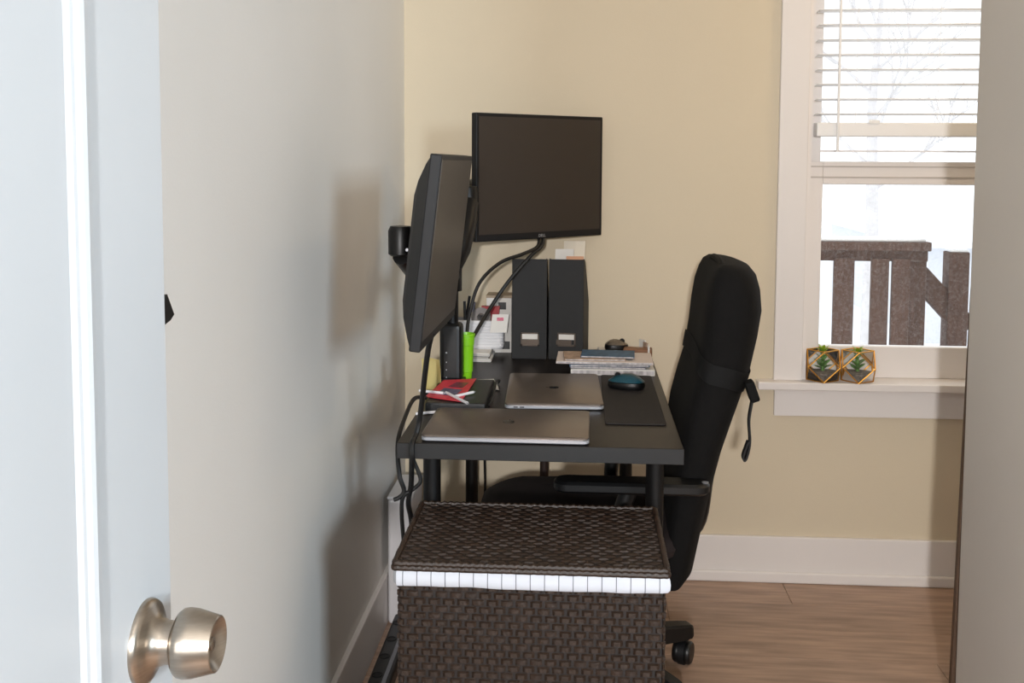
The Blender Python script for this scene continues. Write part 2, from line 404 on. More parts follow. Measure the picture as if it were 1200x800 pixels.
O('support_leg', lathe(newbm(), [(.001, 0), (.0135, 0), (.0135, .706), (.001, .706)], T(.4535, -.115, 0), 16), mat('brown_steel', (52, 38, 34), .5, .3), dk, smooth=True)

# ---- wicker hamper
hx0, hx1, hy0, hy1 = .226, .722, -1.436, -1.103
hp = thing('laundry_hamper', ((hx0+hx1)/2, (hy0+hy1)/2, 0), 'dark brown woven wicker laundry hamper in front of the desk', 'hamper')
HB = O('basket', B(hx0+.004, hx1-.004, hy0+.004, hy1-.004, .012, .566, .004), WICKD, hp)
def weave(org, du, dv, nrm, nu, nv, cw, ch, seed, thick=.005):
    """basket weave: short flat strand pieces that bulge over the stakes, offset row by row"""
    rnd = random.Random(seed); bm = newbm(); org, du, dv, nrm = Vector(org), Vector(du), Vector(dv), Vector(nrm)
    for j in range(nv):
        sh = (0, 1, 0, 2)[j % 4]*.5 if False else (j % 2)
        i = -sh
        while i < nu:
            a, b = max(0, i), min(nu, i+1.62)
            i += 2
            if b-a < .25: continue
            u0, u1 = a*cw, b*cw; v0, v1 = j*ch+ch*.05, j*ch+ch*.95
            h = thick*rnd.uniform(.8, 1.15)
            k = (u1-u0)*.22
            P = lambda u, v, n: org+du*u+dv*v+nrm*n
            e = ch*.16
            rsx = [[P(u, v0, 0), P(u, v0+e, n_), P(u, v1-e, n_), P(u, v1, 0)] for u, n_ in ((u0, .0006), (u0+k, h), (u1-k, h), (u1, .0006))]
            rings(bm, rsx, cap=False, closed=False)
        # under strand runs behind
    return bm
fw_ = hx1-hx0-.008
o = O('front_weave', weave((hx0+.004, hy0+.0042, .012), (1, 0, 0), (0, 0, 1), (0, -1, 0), 36, 40, fw_/36, .554/40, 1), WICK, HB, kind='stuff', smooth=True)
sd = hy1-hy0-.008
O('side_weave', weave((hx1-.0042, hy0+.004, .012), (0, 1, 0), (0, 0, 1), (1, 0, 0), 24, 40, sd/24, .554/40, 2), WICK, HB, kind='stuff', smooth=True)
O('side_weave', weave((hx0+.0042, hy0+.004, .012), (0, 1, 0), (0, 0, 1), (-1, 0, 0), 24, 40, sd/24, .554/40, 3), WICK, HB, kind='stuff', smooth=True)
O('back_weave', weave((hx0+.004, hy1-.0042, .012), (1, 0, 0), (0, 0, 1), (0, 1, 0), 36, 40, fw_/36, .554/40, 4), WICK, HB, kind='stuff', smooth=True)
# cloth liner folded over the rim
bm = newbm(); rs = []
NX = 64; NY = 36
loop = [(hx0+(hx1-hx0)*i/NX, hy0, 0, -1) for i in range(NX)]+[(hx1, hy0+(hy1-hy0)*i/NY, 1, 0) for i in range(NY)]+[(hx1-(hx1-hx0)*i/NX, hy1, 0, 1) for i in range(NX)]+[(hx0, hy1-(hy1-hy0)*i/NY, -1, 0) for i in range(NY)]
for q, (dn, zz) in enumerate([(-.004, .582), (.003, .581), (.0068, .572), (.0080, .562), (.0072, .552), (.003, .5475), (-.004, .551)]):
    ring = []
    for i, (x, yv, nx, ny) in enumerate(loop):
        wv = .0005*math.sin(i*.61)+.0008*math.sin(i*.23+1)
        zz2 = zz+(.0010*math.sin(i*.11+.4)+.0004*math.sin(i*.43) if q >= 3 else 0)
        ring.append(Vector((x+nx*(dn+wv), yv+ny*(dn+wv), zz2)))
    rs.append(ring)
rings(bm, rs, cap=False)
O('liner', bm, CLOTH, hp, smooth=True)
# lid
lx0, lx1, ly0, ly1 = .2215, .7245, -1.4405, -1.098
LD = O('lid', B(lx0+.003, lx1-.003, ly0+.003, ly1-.003, .577, .590, .003), WICKD, hp)
O('lid_weave', weave((lx0+.004, ly0+.004, .5895), (1, 0, 0), (0, 1, 0), (0, 0, 1), 36, 24, (lx1-lx0-.008)/36, (ly1-ly0-.008)/24, 5, .0032), WICK, LD, kind='stuff', smooth=True)
bm = newbm(); rnd = random.Random(9)
def edge_wrap(a, b, n, r0, zoff):
    a, b = Vector(a), Vector(b); pts, rr = [], []
    for i in range(n*2+1):
        pts.append(a+(b-a)*(i/(2*n))+Vector((0, 0, zoff+(.0010 if i % 2 else -.0006)))); rr.append(r0*(1.08 if i % 2 else .86)*rnd.uniform(.95, 1.05))
    tube(bm, pts, rr, 8)
for zoff, r0, ins in ((-.0035, .0062, 0), (.0045, .0060, .001)):
    c4 = [(lx0+ins, ly0+ins), (lx1-ins, ly0+ins), (lx1-ins, ly1-ins), (lx0+ins, ly1-ins)]
    for k in range(4):
        edge_wrap(c4[k]+(.586,), c4[(k+1) % 4]+(.586,), 36 if k % 2 == 0 else 26, r0, zoff)
O('lid_rim', bm, WICK, LD, kind='stuff', smooth=True)
for x in (hx0+.02, hx1-.02):
    for yv in (hy0+.02, hy1-.02): O('foot', B(x-.015, x+.015, yv-.015, yv+.015, 0, .013), WICKD, hp)

# ---- office chair
CX, CY = .60, -.70
ch = thing('office_chair', (CX, CY, 0), 'black padded high-back office chair pulled up to the desk', 'chair')
for k in range(5):
    a = R(26+72*k); d = Vector((math.cos(a), math.sin(a), 0)); n = Vector((-d.y, d.x, 0)); c0 = Vector((CX, CY, 0))
    rs = []
    for t, hw, z0, z1 in ((.03, .030, .075, .135), (.15, .026, .075, .125), (.26, .022, .072, .112), (.285, .020, .074, .108), (.292, .016, .078, .104)):
        p = c0+d*t
        rs.append([p-n*hw+Vector((0, 0, z0)), p+n*hw+Vector((0, 0, z0)), p+n*hw*.9+Vector((0, 0, z1-.006)), p+n*hw*.7+Vector((0, 0, z1)), p-n*hw*.7+Vector((0, 0, z1)), p-n*hw*.9+Vector((0, 0, z1-.006))])
    lg = O('base_leg', rings(newbm(), rs), BLACKP, ch)
    p = c0+d*.272+n*.004; sd_ = R(40+31*k); ax = Vector((math.cos(sd_), math.sin(sd_), 0))
    if k == 0: ax = Vector((.93, -.36, 0)).normalized()
    Mq = Matrix.Translation(p+Vector((0, 0, .030))) @ ax.to_track_quat('Z', 'Y').to_matrix().to_4x4()
    bm = newbm()
    for s in (-1, 1):
        lathe(bm, [(.001, s*.006), (.028, s*.006), (.030, s*.009), (.030, s*.019), (.026, s*.024), (.001, s*.025)], Mq, 24)
    cs = O('caster', bm, BLACKP, lg, smooth=True)
    bm = newbm(); lathe(bm, [(.001, -.009), (.033, -.009), (.033, .009), (.001, .009)], Mq @ T(0, 0, 0), 24)
    tube(bm, [p+Vector((0, 0, .04)), p+Vector((0, 0, .085))], .008, 8)
    O('caster_fork', bm, DARKP, lg, smooth=True)
O('hub', lathe(newbm(), [(.001, .07), (.045, .07), (.048, .085), (.042, .135), (.032, .15), (.001, .15)], T(CX, CY, 0), 28), BLACKP, ch, smooth=True)
O('gas_lift', lathe(newbm(), [(.001, .14), (.025, .14), (.025, .28), (.014, .281), (.014, .38), (.001, .38)], T(CX, CY, 0), 20), METALB, ch, smooth=True)
O('tilt_mechanism', B(CX-.12, CX+.13, CY-.09, CY+.09, .365, .412, .012, 3), METALB, ch)
# seat cushion
bm = newbm(); rs = []
sw, sdp, sr = .52, .50, .09
for ins, z in ((.07, .405), (.02, .408), (.004, .422), (0, .44), (.006, .458), (.025, .472), (.06, .479), (.12, .482)):
    rs.append([Vector((CX-.04+x*(1-2*ins/sw), CY+yv*(1-2*ins/sdp), z-(.02*max(0, (-x-.12)/.14) if z > .43 else 0))) for x, yv in rrect(sw, sdp, sr, 6)])
rings(bm, rs); O('seat', bm, mat('dark_seat_fabric', (28, 17, 16), .85, 0, .12, 80), ch, smooth=True)
# backrest: stacked soft sections, leaning back, bulging headrest at the top
LV = [(.335, .790, .028, .215), (.36, .795, .040, .225), (.46, .808, .046, .232), (.56, .825, .050, .238), (.65, .842, .055, .240), (.72, .858, .062, .238), (.79, .878, .066, .232),
      (.85, .896, .067, .226), (.92, .908, .070, .222), (.98, .915, .072, .216), (1.03, .917, .066, .206), (1.063, .918, .056, .192), (1.083, .916, .042, .172), (1.092, .914, .022, .15)]
def back_ring(z, xc, tx, wy, grow=0, n=40):
    out = []
    for k in range(n):
        a = 2*PI*k/n; c, s = math.cos(a), math.sin(a)
        ex = 2/3.2
        xx = math.copysign(abs(c)**ex, c)*(tx+grow); yy = math.copysign(abs(s)**ex, s)*(wy+grow)
        # front hollows slightly so the sides wrap forward
        wrap = -.022*(abs(yy)/wy)**2.2
        out.append(Vector((xc+xx+wrap+.010, CY+yy, z)))
    return out
bm = newbm(); rings(bm, [back_ring(*l) for l in LV]); 
br = O('backrest', bm, FABRIC, ch, smooth=True)
def lerpLV(z):
    for a, b in zip(LV, LV[1:]):
        if a[0] <= z <= b[0]:
            t = (z-a[0])/(b[0]-a[0]); return tuple(a[i]+(b[i]-a[i])*t for i in range(4))
    return LV[-1]
# slip cover hem along the head of the backrest
bm = newbm(); pts = []
for k in range(25):
    a = -1+2*k/24; zz = 1.092-.055*abs(a)**3; l = lerpLV(min(zz, 1.0915))
    pts.append((l[1]-.016-.010*abs(a)**2, CY+a*.19, zz+.002))
tube(bm, pts, .009, 8); O('headrest_piping', bm, FABRIC2, br, smooth=True)
# elastic strap round the backrest, slanting down to the rear
rs = []
n = 40
for dz in (-.022, .022):
    ring = []
    for k in range(n):
        a = 2*PI*k/n; zc = .845-.030*math.cos(a)+dz
        l = lerpLV(zc); ring.append(back_ring(zc, l[1], l[2], l[3], .004)[k])
    rs.append(ring)
bm = newbm(); rings(bm, rs, cap=False)
bmesh.ops.solidify(bm, geom=bm.faces[:], thickness=.003)
stp = O('strap', bm, WEB, br, smooth=True)
bm = newbm(); obox(bm, (.957, CY-.190, .806), (.022, .036, .050), Matrix.Rotation(R(-20), 3, 'Y'), .005, 3); O('strap_clasp', bm, FABRIC2, stp)
bm = newbm(); tail = spline([(.958, -.885, .805), (.958, -.895, .79), (.951, -.897, .74), (.954, -.897, .69), (.948, -.897, .655), (.942, -.897, .645), (.939, -.897, .655), (.944, -.897, .672), (.950, -.897, .69)], 6)
rs = []
for i, p in enumerate(tail):
    t = (tail[min(i+1, len(tail)-1)]-tail[max(i-1, 0)]).normalized(); s = Vector((0, 1, 0)); nn = t.cross(s).normalized()
    rs.append([p+s*.010+nn*.0022, p-s*.010+nn*.0022, p-s*.010-nn*.0022, p+s*.010-nn*.0022])
rings(bm, rs); O('strap_tail', bm, WEB, stp)
# back carrier and lower shell
O('back_carrier', tube(newbm(), spline([(CX+.10, CY, .385), (.78, CY, .385), (.855, CY, .42), (.878, CY, .55)], 6), .022, 10), BLACKP, ch, smooth=True)
# armrests
for s in (-1, 1):
    ya = CY+s*.262
    bm = newbm(); slab(bm, .352, .068, .030, .0, .026, T(.680, ya, .586), .006)
    ar = O('armrest', bm, BLACKP, ch, smooth=True)
    O('arm_post', tube(newbm(), spline([(.655, ya-s*.03, .425), (.650, ya, .44), (.655, ya, .52), (.675, ya, .588)], 6), .020, 10), BLACKP, ar, smooth=True)
    O('arm_bracket', B(.62, .69, min(ya, ya-s*.16), max(ya, ya-s*.16), .404, .424, .004), BLACKP, ar)
    if s < 0:
        bm = newbm(); lathe(bm, [(.001, 0), (.006, 0), (.008, .003), (.001, .005)], T(.845, ya-.012, .6115), 12)
        O('arm_highlight', bm, SILVER, ar, smooth=True)  # silver dot painted in as the shiny highlight on the armrest end

# ---- monitors and arms
MW, MH = .487, .362
def monitor(name, A, ux, uz, label, MH, logo=False):
    """A: bottom corner of the screen face; ux along the width, uz up the height; screen faces nf"""
    ux = Vector(ux).normalized(); uz = Vector(uz); uz = (uz-ux*uz.dot(ux)).normalized(); nf = ux.cross(uz)
    A = Vector(A); t = thing(name, A+ux*MW/2, label, 'monitor', 'computer monitors on the arm')
    M = Matrix(((ux.x, nf.x, uz.x, A.x), (ux.y, nf.y, uz.y, A.y), (ux.z, nf.z, uz.z, A.z), (0, 0, 0, 1)))
    def bx(name, x0, x1, n0, n1, z0, z1, m, par, bev=.002):
        bm = B(x0, x1, n0, n1, z0, z1, bev); bm.transform(M); return O(name, bm, m, par)
    # local y runs along nf (towards the viewer of the screen)
    bz = bx('bezel', 0, MW, -.022, 0, 0, MH, DARKP, t, .003)
    bx('screen', .010, MW-.010, -.001, .0006, .020, MH-.010, SCREEN, t, 0)
    # rear hump
    rs = []
    for y, ix, iz0, iz1 in ((-.020, .004, .004, .004), (-.032, .03, .02, .02), (-.050, .07, .05, .055), (-.060, .10, .08, .085), (-.062, .12, .10, .105)):
        rs.append([M @ Vector(p) for p in ((ix, y, iz0), (MW-ix, y, iz0), (MW-ix, y, MH-iz1), (ix, y, MH-iz1))])
    O('rear_housing', rings(newbm(), rs), DARKP, t, smooth=False)
    bx('mount_plate', MW/2-.055, MW/2+.055, -.072, -.061, MH/2-.055, MH/2+.055, METALB, t)
    if logo:
        cu = bpy.data.curves.new('t', 'FONT'); cu.body = 'DELL'; cu.size = .012; cu.align_x = 'CENTER'; cu.extrude = .0002
        to = bpy.data.objects.new('t', cu); COL.objects.link(to)
        dg = bpy.context.evaluated_depsgraph_get(); me = bpy.data.meshes.new_from_object(to.evaluated_get(dg)); bpy.data.objects.remove(to)
        bm = newbm(); bm.from_mesh(me)
        M2 = M @ T(MW/2, .0008, .0055) @ Matrix.Rotation(R(90), 4, 'X') 
        # text lies in local xy: turn it upright on the bezel, reading from the front
        bm.transform(M2)
        O('logo', bm, SILVER, bz)
    return t, M
m2, M2 = monitor('monitor', (.267, -.39, 1.103), (.356, .33, 0), (0, 0, 1), 'dark monitor facing the chair, hung beside the cream back wall', MH, logo=True)
m1, M1 = monitor('monitor', (.263, -1.391, .975), (.006, .49, -.002), (.041, 0, .365), 'dark monitor close to the left wall, above the front laptop', .372)
arm = thing('monitor_stand', (.222, -.575, .74), 'black dual-arm monitor stand clamped to the wall side of the desk', 'monitor stand')
O('clamp', B(.150, .255, -.62, -.53, .740, .752, .003), METALB, arm)
O('clamp_jaw', B(.150, .177, -.61, -.54, .66, .752, .003), METALB, arm)
O('pole', lathe(newbm(), [(.001, .75), (.0175, .75), (.0175, 1.19), (.001, 1.19)], T(.222, -.575, 0), 20), METALB, arm, smooth=True)
O('pole_housing', B(.193, .251, -.608, -.545, .752, .905, .012, 3), BLACKP, arm)
for zz in (.765, .785, .805, .83):
    O('light', lathe(newbm(), [(.0005, 0), (.0024 if zz > .82 else .0016, 0), (.0015, .001), (.0005, .001)], T(.212, -.6085, zz) @ Matrix.Rotation(R(90), 4, 'X'), 8), SILVER, arm)
def link(name, a, b, r):
    return O(name, tube(newbm(), [a, b], r, 12), METALB, arm, smooth=True)
c1 = M1 @ Vector((MW/2, -.09, MH/2)); c2 = M2 @ Vector((MW/2, -.075, MH/2))
bm = newbm(); lathe(bm, [(.001, -.030), (.020, -.030), (.025, -.026), (.0255, .022), (.021, .032), (.001, .034)], T(.186, -1.155, 1.165), 24)
O('elbow', bm, METALB, arm, smooth=True)
O('swivel_screw', lathe(newbm(), [(.0005, 0), (.004, 0), (.003, .002), (.0005, .002)], T(.205, -1.183, 1.150) @ Matrix.Rotation(R(90), 4, 'X'), 10), SILVER, arm)
O('head_joint', tube(newbm(), [(.186, -1.155, 1.160), M1 @ Vector((MW/2, -.065, MH/2))], .020, 12), METALB, arm, smooth=True)
O('arm_segment', tube(newbm(), [(.188, -1.150, 1.135), (.200, -1.05, 1.09), (.208, -.85, 1.05), (.222, -.575, 1.03)], [.020, .021, .022, .024], 12), METALB, arm, smooth=True)
O('arm_segment', tube(newbm(), [(.222, -.575, 1.06), (.240, -.555, 1.10), (.252, -.52, 1.16), (.256, -.47, 1.215)], [.030, .031, .030, .028], 12), METALB, arm, smooth=True)
O('arm_knuckle', lathe(newbm(), [(.001, 1.16), (.026, 1.16), (.028, 1.17), (.028, 1.255), (.025, 1.262), (.001, 1.262)], T(.250, -.455, 0), 20), METALB, arm, smooth=True)
O('arm_segment', tube(newbm(), [(.250, -.455, 1.235), (.228, -.34, 1.25), (.270, -.20, 1.27), c2], [.022, .020, .020, .020], 12), METALB, arm, smooth=True)
O('collar', lathe(newbm(), [(.001, .99), (.027, .99), (.027, 1.12), (.001, 1.12)], T(.222, -.575, 0), 20), METALB, arm, smooth=True)

# ================================================================== THINGS ON THE DESK
DT = .7402
def laptop(name, cx, cy, w, d, a, label, ports=None, logo_rot=0):
    t = thing(name, (cx, cy, DT), label, 'laptop')
    M = T(cx, cy, DT) @ Matrix.Rotation(a, 4, 'Z')
    for sx in (-1, 1):
        for sy in (-1, 1): O('foot', lathe(newbm(), [(.001, 0), (.006, 0), (.006, .0018), (.001, .0018)], M @ T(sx*(w/2-.03), sy*(d/2-.03), 0), 12), BLACKP, t)
    O('base', slab(newbm(), w, d, .012, .0015, .0098, M, .002), SILVER, t, smooth=True)
    ld = O('lid', slab(newbm(), w, d, .012, .0104, .0158, M, .0015), SPACEG, t, smooth=True)
    Ml = M @ T(0, 0, .0158) @ Matrix.Rotation(logo_rot, 4, 'Z') @ T(0, 0, 0)
    # fruit-shaped emblem: two lobes with a bite and a leaf
    pts = []
    for k in range(40):
        an = 2*PI*k/40; rr = .0125*(1+.10*abs(math.cos(an)))-.0022*math.exp(-((an-PI/2)/.25)**2)-.0015*math.exp(-((an-3*PI/2)/.3)**2)
        x, yv = rr*math.cos(an), rr*math.sin(an)*1.05
        if x > 0 and (x-.016)**2+(yv-.001)**2 < .0058**2: x = .016-math.sqrt(max(0, .0058**2-(yv-.001)**2))
        pts.append((x, yv))
    bm = newbm(); rings(bm, [[Ml @ Vector((x, yv, -.0002)) for x, yv in pts], [Ml @ Vector((x, yv, .0003)) for x, yv in pts]])
    lf = [(.0005+.0024*math.cos(q)*math.cos(.9)-.0048*math.sin(q)*math.sin(.9)*-.0, .0170+.0046*math.sin(q)) for q in [2*PI*k/10 for k in range(10)]]
    rings(bm, [[Ml @ Vector((x, yv, -.0002)) for x, yv in lf], [Ml @ Vector((x, yv, .0003)) for x, yv in lf]])
    O('emblem', bm, mat('dark_mirror', (38, 34, 32), .2, .6), ld)
    if ports:
        for px in ports:
            bm = B(px-.0055, px+.0055, -d/2-.0004, -d/2+.001, .0045, .0078, .001); bm.transform(M); O('port', bm, BLACKP, t)
    return t
laptop('laptop', .4055, -1.0265, .3557, .2457, -.012, 'closed grey laptop along the front edge of the desk')
laptop('laptop', .4955, -.666, .237, .3557, .03, 'closed grey laptop lying lengthwise between the papers and the front laptop', ports=(-.092, -.077), logo_rot=R(90))

bm = newbm(); slab(bm, .138, .535, .008, 0, .0035, T(.688, -.702, DT), .001)
O('mouse_pad', bm, mat('dark_mouse_pad', (34, 28, 25), .75, 0, .06, 60), None, 'large dark mouse pad at the right edge of the desk', 'mouse pad')

def mouse(name, x, yv, z, a, L, W_, Hh, m_top, m_side, label):
    t = thing(name, (x, yv, z), label, 'mouse')
    M = T(x, yv, z) @ Matrix.Rotation(a, 4, 'Z')
    rs = []
    n = 28
    for fr, zz in ((.92, .001), (1, .006), (1, .012), (.97, .018)):
        rs.append([M @ Vector((L/2*fr*math.copysign(abs(math.cos(q))**.8, math.cos(q)), W_/2*fr*math.copysign(abs(math.sin(q))**.8, math.sin(q)), zz)) for q in [2*PI*k/n for k in range(n)]])
    b = O('base', rings(newbm(), rs), m_side, t, smooth=True)
    rs = []
    for fr in (.97, .9, .75, .55, .3, .05):
        ring = []
        for k in range(n):
            q = 2*PI*k/n; X = L/2*fr*math.copysign(abs(math.cos(q))**.8, math.cos(q)); Y = W_/2*fr*.96*math.copysign(abs(math.sin(q))**.8, math.sin(q))
            ring.append(M @ Vector((X, Y, .018+(Hh-.018)*(1-fr**2.2)*(1-.25*X/(L/2)))))
        rs.append(ring)
    O('shell', rings(newbm(), rs), m_top, t, smooth=True)
    wm = M @ T(L*.24, 0, Hh*.80) @ Matrix.Rotation(R(90), 4, 'X')
    O('scroll_wheel', lathe(newbm(), [(.001, -.003), (.008, -.003), (.009, 0), (.008, .003), (.001, .003)], wm, 16), DARKP, b, smooth=True)
    return t
mouse('computer_mouse', .682, -.600, DT+.0036, R(160), .098, .066, .038, TEAL, BLACKP, 'teal and black computer mouse on the mouse pad')
mouse('computer_mouse', .672, -.105, DT+.0125, R(10), .072, .052, .034, mat('grey_shell', (122, 112, 100), .25, .5), BLACKP, 'grey rounded mouse on the papers by the back wall')

# magazine files
for i, (x0, x1) in enumerate(((.357, .461), (.466, .570))):
    t = thing('magazine_file', ((x0+x1)/2, -.12, DT), ('black cardboard magazine file next to the white box', 'black cardboard magazine file with papers sticking out of its top')[i], 'magazine file', 'magazine files at the back of the desk')
    yf, yb = -.207, -.018; z1 = DT+.300; tk = .003
    FM = mat('black_cardboard', (30, 30, 31), .7, 0, .05, 40)
    O('front_panel', B(x0, x1, yf, yf+tk, DT, z1, .0008, 1), FM, t)
    prof_ = [(yf+tk, DT), (yb, DT), (yb, DT+.155), (yb-.03, DT+.185), (yf+.05, DT+.290), (yf+.02, z1), (yf+tk, z1)]
    for a, b in ((x0, x0+tk), (x1-tk, x1)):
        O('side_panel', rings(newbm(), [[Vector((xx, q, zz)) for q, zz in prof_] for xx in (a, b)]), FM, t)
    O('back_panel', B(x0+tk, x1-tk, yb-tk, yb, DT, DT+.155), FM, t)
    O('bottom_panel', B(x0+tk, x1-tk, yf+tk, yb-tk, DT, DT+tk), FM, t)
    xc = (x0+x1)/2+.002
    bm = newbm(); a, b, zz0, zz1 = xc-.027, xc+.027, DT+.040, DT+.080
    for q in ((a, b, zz0, zz0+.005), (a, b, zz1-.004, zz1), (a, a+.004, zz0, zz1), (b-.004, b, zz0, zz1)): box(bm, q[0], q[1], yf-.003, yf, q[2], q[3])
    lh = O('label_holder', bm, mat('bronze_holder', (82, 72, 64), .4, .7), t)
    O('label_card', B(a+.004, b-.004, yf-.0015, yf, zz0+.020, zz1-.003), PAPER, lh)
    t.rotation_euler.z = (0, R(-5))[i]; t.location.x += (0, .0078)[i]
    O('holder_lower', B(a+.004, b-.004, yf-.002, yf, zz0+.005, zz0+.019), MATS['bronze_holder'], lh)
def sheet(name, org, u, v, wv, hv, m, label, cat='paper', curl=.0, par=None, n=6, thick=.0006, group=None):
    org, u, v = Vector(org), Vector(u).normalized(), Vector(v).normalized(); nn = u.cross(v); bm = newbm(); rs = []
    for j in range(n+1):
        f = j/n; off = nn*curl*f*f
        a = org+v*hv*f+off; b = a+u*wv
        rs.append([a, b, b+nn*thick, a+nn*thick])
    rings(bm, rs); return O(name, bm, m, par, label, cat, group)
sheet('paper_sheet', (.476, -.150, DT+.06), (1, .05, 0), (.03, -.02, 1), .055, .268, PAPER, 'white paper with a curled corner in the magazine file', curl=.012)
sheet('paper_sheet', (.500, -.105, DT+.06), (1, .0, 0), (.03, .05, 1), .066, .286, mat('cream_paper', (232, 222, 204), .85), 'cream paper standing in the magazine file', curl=-.01)
sheet('envelope', (.512, -.165, DT+.05), (1, 0, 0), (.02, 0, 1), .052, .256, mat('orange_tan_paper', (214, 162, 130), .8), 'orange-tan envelope edge peeking out of the magazine file', 'envelope')

# white upright box behind the organiser
t = thing('white_box', (.318, -.065, DT), 'tall white cardboard box with dark square marks by the magazine files', 'box')
wb = O('carton', B(.272, .350, -.115, -.035, DT, DT+.176, .002), PAPER, t)
O('carton_lid', B(.271, .351, -.116, -.034, DT+.170, DT+.178, .001), mat('kraft_edge', (170, 152, 130), .8), wb)
O('printed_square', B(.309, .333, -.1158, -.115, DT+.135, DT+.157), BLACKP, wb)
O('printed_square', B(.322, .345, -.1158, -.115, DT+.012, DT+.036), BLACKP, wb)

# desk organiser
oz = DT+.0265
t = thing('desk_organiser', (.256, -.16, oz), 'white ribbed plastic organiser full of small things', 'organiser')
ow, od, oh = .150, .075, .088
def oring(ins, z): return [Vector((.256+x*(1-2*ins/ow), -.165+yv*(1-2*ins/od), z)) for x, yv in rrect(ow, od, .018)]
rs = [oring(.004, oz)]
for k in range(9):
    z0 = oz+.004+k*.009
    rs += [oring(.0015, z0), oring(0, z0+.0015), oring(0, z0+.0075), oring(.0015, z0+.009)]
rs += [oring(.004, oz+.086), oring(.006, oz+.01), oring(.04, oz+.008)]
O('tub', rings(newbm(), rs), WHITEP, t, smooth=False)
nc = sheet('note_card', (.292, -.212, oz+.052), (1, .15, 0), (.12, .12, 1), .050, .055, PAPER, 'white note card with pink print tucked in the organiser', 'card')
bm = newbm(); obox(bm, (.322, -.2045, oz+.092), (.020, .0006, .010), RZ(.15)); O('note_print', bm, mat('pink_print', (214, 120, 140), .8, 0, .3, 200), nc)
# things in the organiser
rt_ = thing('red_tape_dispenser', (.300, -.150, oz+.0105), 'red tape dispenser standing up in the white organiser', 'tape dispenser')
bm = newbm(); rings(bm, [[Vector((.285+a, yv, oz+.012+b)) for a, b in ((-.012, 0), (.020, 0), (.026, .055), (.032, .112), (-.024, .112), (-.022, .100), (.004, .085), (-.004, .05))] for yv in (-.162, -.142)])
O('body', bm, mat('red_plastic', (150, 22, 30), .4), rt_)
bm = newbm(); lathe(bm, [(.012, -.008), (.030, -.008), (.030, .008), (.012, .008), (.012, -.008)], T(.262, -.175, oz+.092) @ Matrix.Rotation(R(80), 4, 'X'), 24)
O('tape_roll', bm, mat('grey_tape', (112, 104, 100), .5), None, 'grey roll of tape in the white organiser', 'tape')
bm = newbm(); obox(bm, (.262, -.150, oz+.062), (.05, .016, .10), Matrix.Rotation(.25, 3, 'Y'), .004)
O('stapler', bm, mat('navy_plastic', (44, 50, 84), .4), None, 'dark blue stapler upright in the white organiser', 'stapler')
for k, (x, yv, lx, hh) in enumerate(((.196, -.150, -.02, .150), (.205, -.165, .02, .155), (.215, -.178, -.004, .140), (.228, -.15, .01, .135))):
    tube_pts = [(x, yv, oz+.012), (x+lx, yv+.005, oz+hh)]
    p = O('pen', tube(newbm(), tube_pts, .0042, 8), (BLACKP, DARKP, BLACKP, CARD2)[k], None, ('slim black pen leaning out at the wall end of the white organiser', 'tallest pen, charcoal, standing in the white organiser', 'short black pen at the front of the white organiser', 'grey pen standing in the white organiser')[k], 'pen', 'pens in the organiser')
# notebooks under the organiser
for k, (z0, z1, dx, m_, lb) in enumerate(((0, .0095, 0, PAPER, 'white notebook at the bottom under the organiser'), (.0097, .0165, -.006, mat('grey_cover', (96, 92, 90), .6), 'grey notebook in the middle under the organiser'), (.0167, .0263, -.004, PAPER, 'white notebook directly under the organiser'))):
    t = thing('notebook', (.235, -.20, DT+z0), lb, 'notebook')
    O('cover', B(.175+dx, .300+dx, -.268, -.13, DT+z0, DT+z1, .001, 1), m_, t)
    O('page_block', B(.177+dx, .2985+dx, -.2686, -.2682, DT+z0+.002, DT+z1-.002), mat('page_edges', (200, 194, 186), .9, 0, .15, 300, 0, 1, (1, 1, 20)), t)

# green cup
cxg, cyg = .252, -.500
t = thing('plastic_cup', (cxg, cyg, DT), 'tall lime green plastic cup beside the white organiser', 'cup')
O('cup_body', lathe(newbm(), [(.001, 0), (.0145, 0), (.0155, .003), (.0205, .092), (.0215, .093), (.0228, .112), (.0235, .120), (.0225, .122), (.0215, .119), (.018, .02), (.001, .006)], T(cxg, cyg, DT), 28), GREEN, t, smooth=True)
O('cup_rim', lathe(newbm(), [(.0228, .116), (.0245, .118), (.0245, .122), (.0228, .124), (.0218, .120), (.0228, .116)], T(cxg, cyg, DT), 28), GREEN, t, smooth=True)

# black hub box, red leaflet, pens, yellow papers near the arm
t = thing('docking_station', (.27, -.76, DT), 'flat black docking box under the red leaflet', 'docking station')
O('case', B(.198, .340, -.895, -.62, DT, DT+.024, .004), BLACKP, t)
O('status_light', B(.300, .304, -.8955, -.895, DT+.010, DT+.013), SILVER, t)
t = thing('leaflet', (.242, -.76, DT+.0245), 'bright red folded leaflet with blue print lying on black box', 'leaflet')
lm = Matrix.Translation((.243, -.765, DT+.0262))
def quad_piece(name, pts, zt, m, par):
    return O(name, rings(newbm(), [[lm @ Vector((a, b, 0)) for a, b in pts], [lm @ Vector((a, b, zt)) for a, b in pts]]), m, par)
rl = quad_piece('red_cover', [(-.052, -.080), (.040, -.124), (.050, .138), (-.032, .110)], .0012, RED, t)
bm = rings(newbm(), [[lm @ Vector((a, b, z)) for a, b in ((-.030, -.050), (.018, -.072), (.028, .000), (-.018, .016))] for z in (.0012, .0018)]); O('printed_picture', bm, mat('blue_grey_print', (92, 88, 112), .4, 0, .5, 120), rl)
bm = rings(newbm(), [[lm @ Vector((a, b, z)) for a, b in ((-.010, .030), (.026, .020), (.036, .080), (.004, .088))] for z in (.0012, .0018)]); O('printed_picture', bm, mat('dark_red_print', (120, 44, 60), .4, 0, .4, 120), rl)
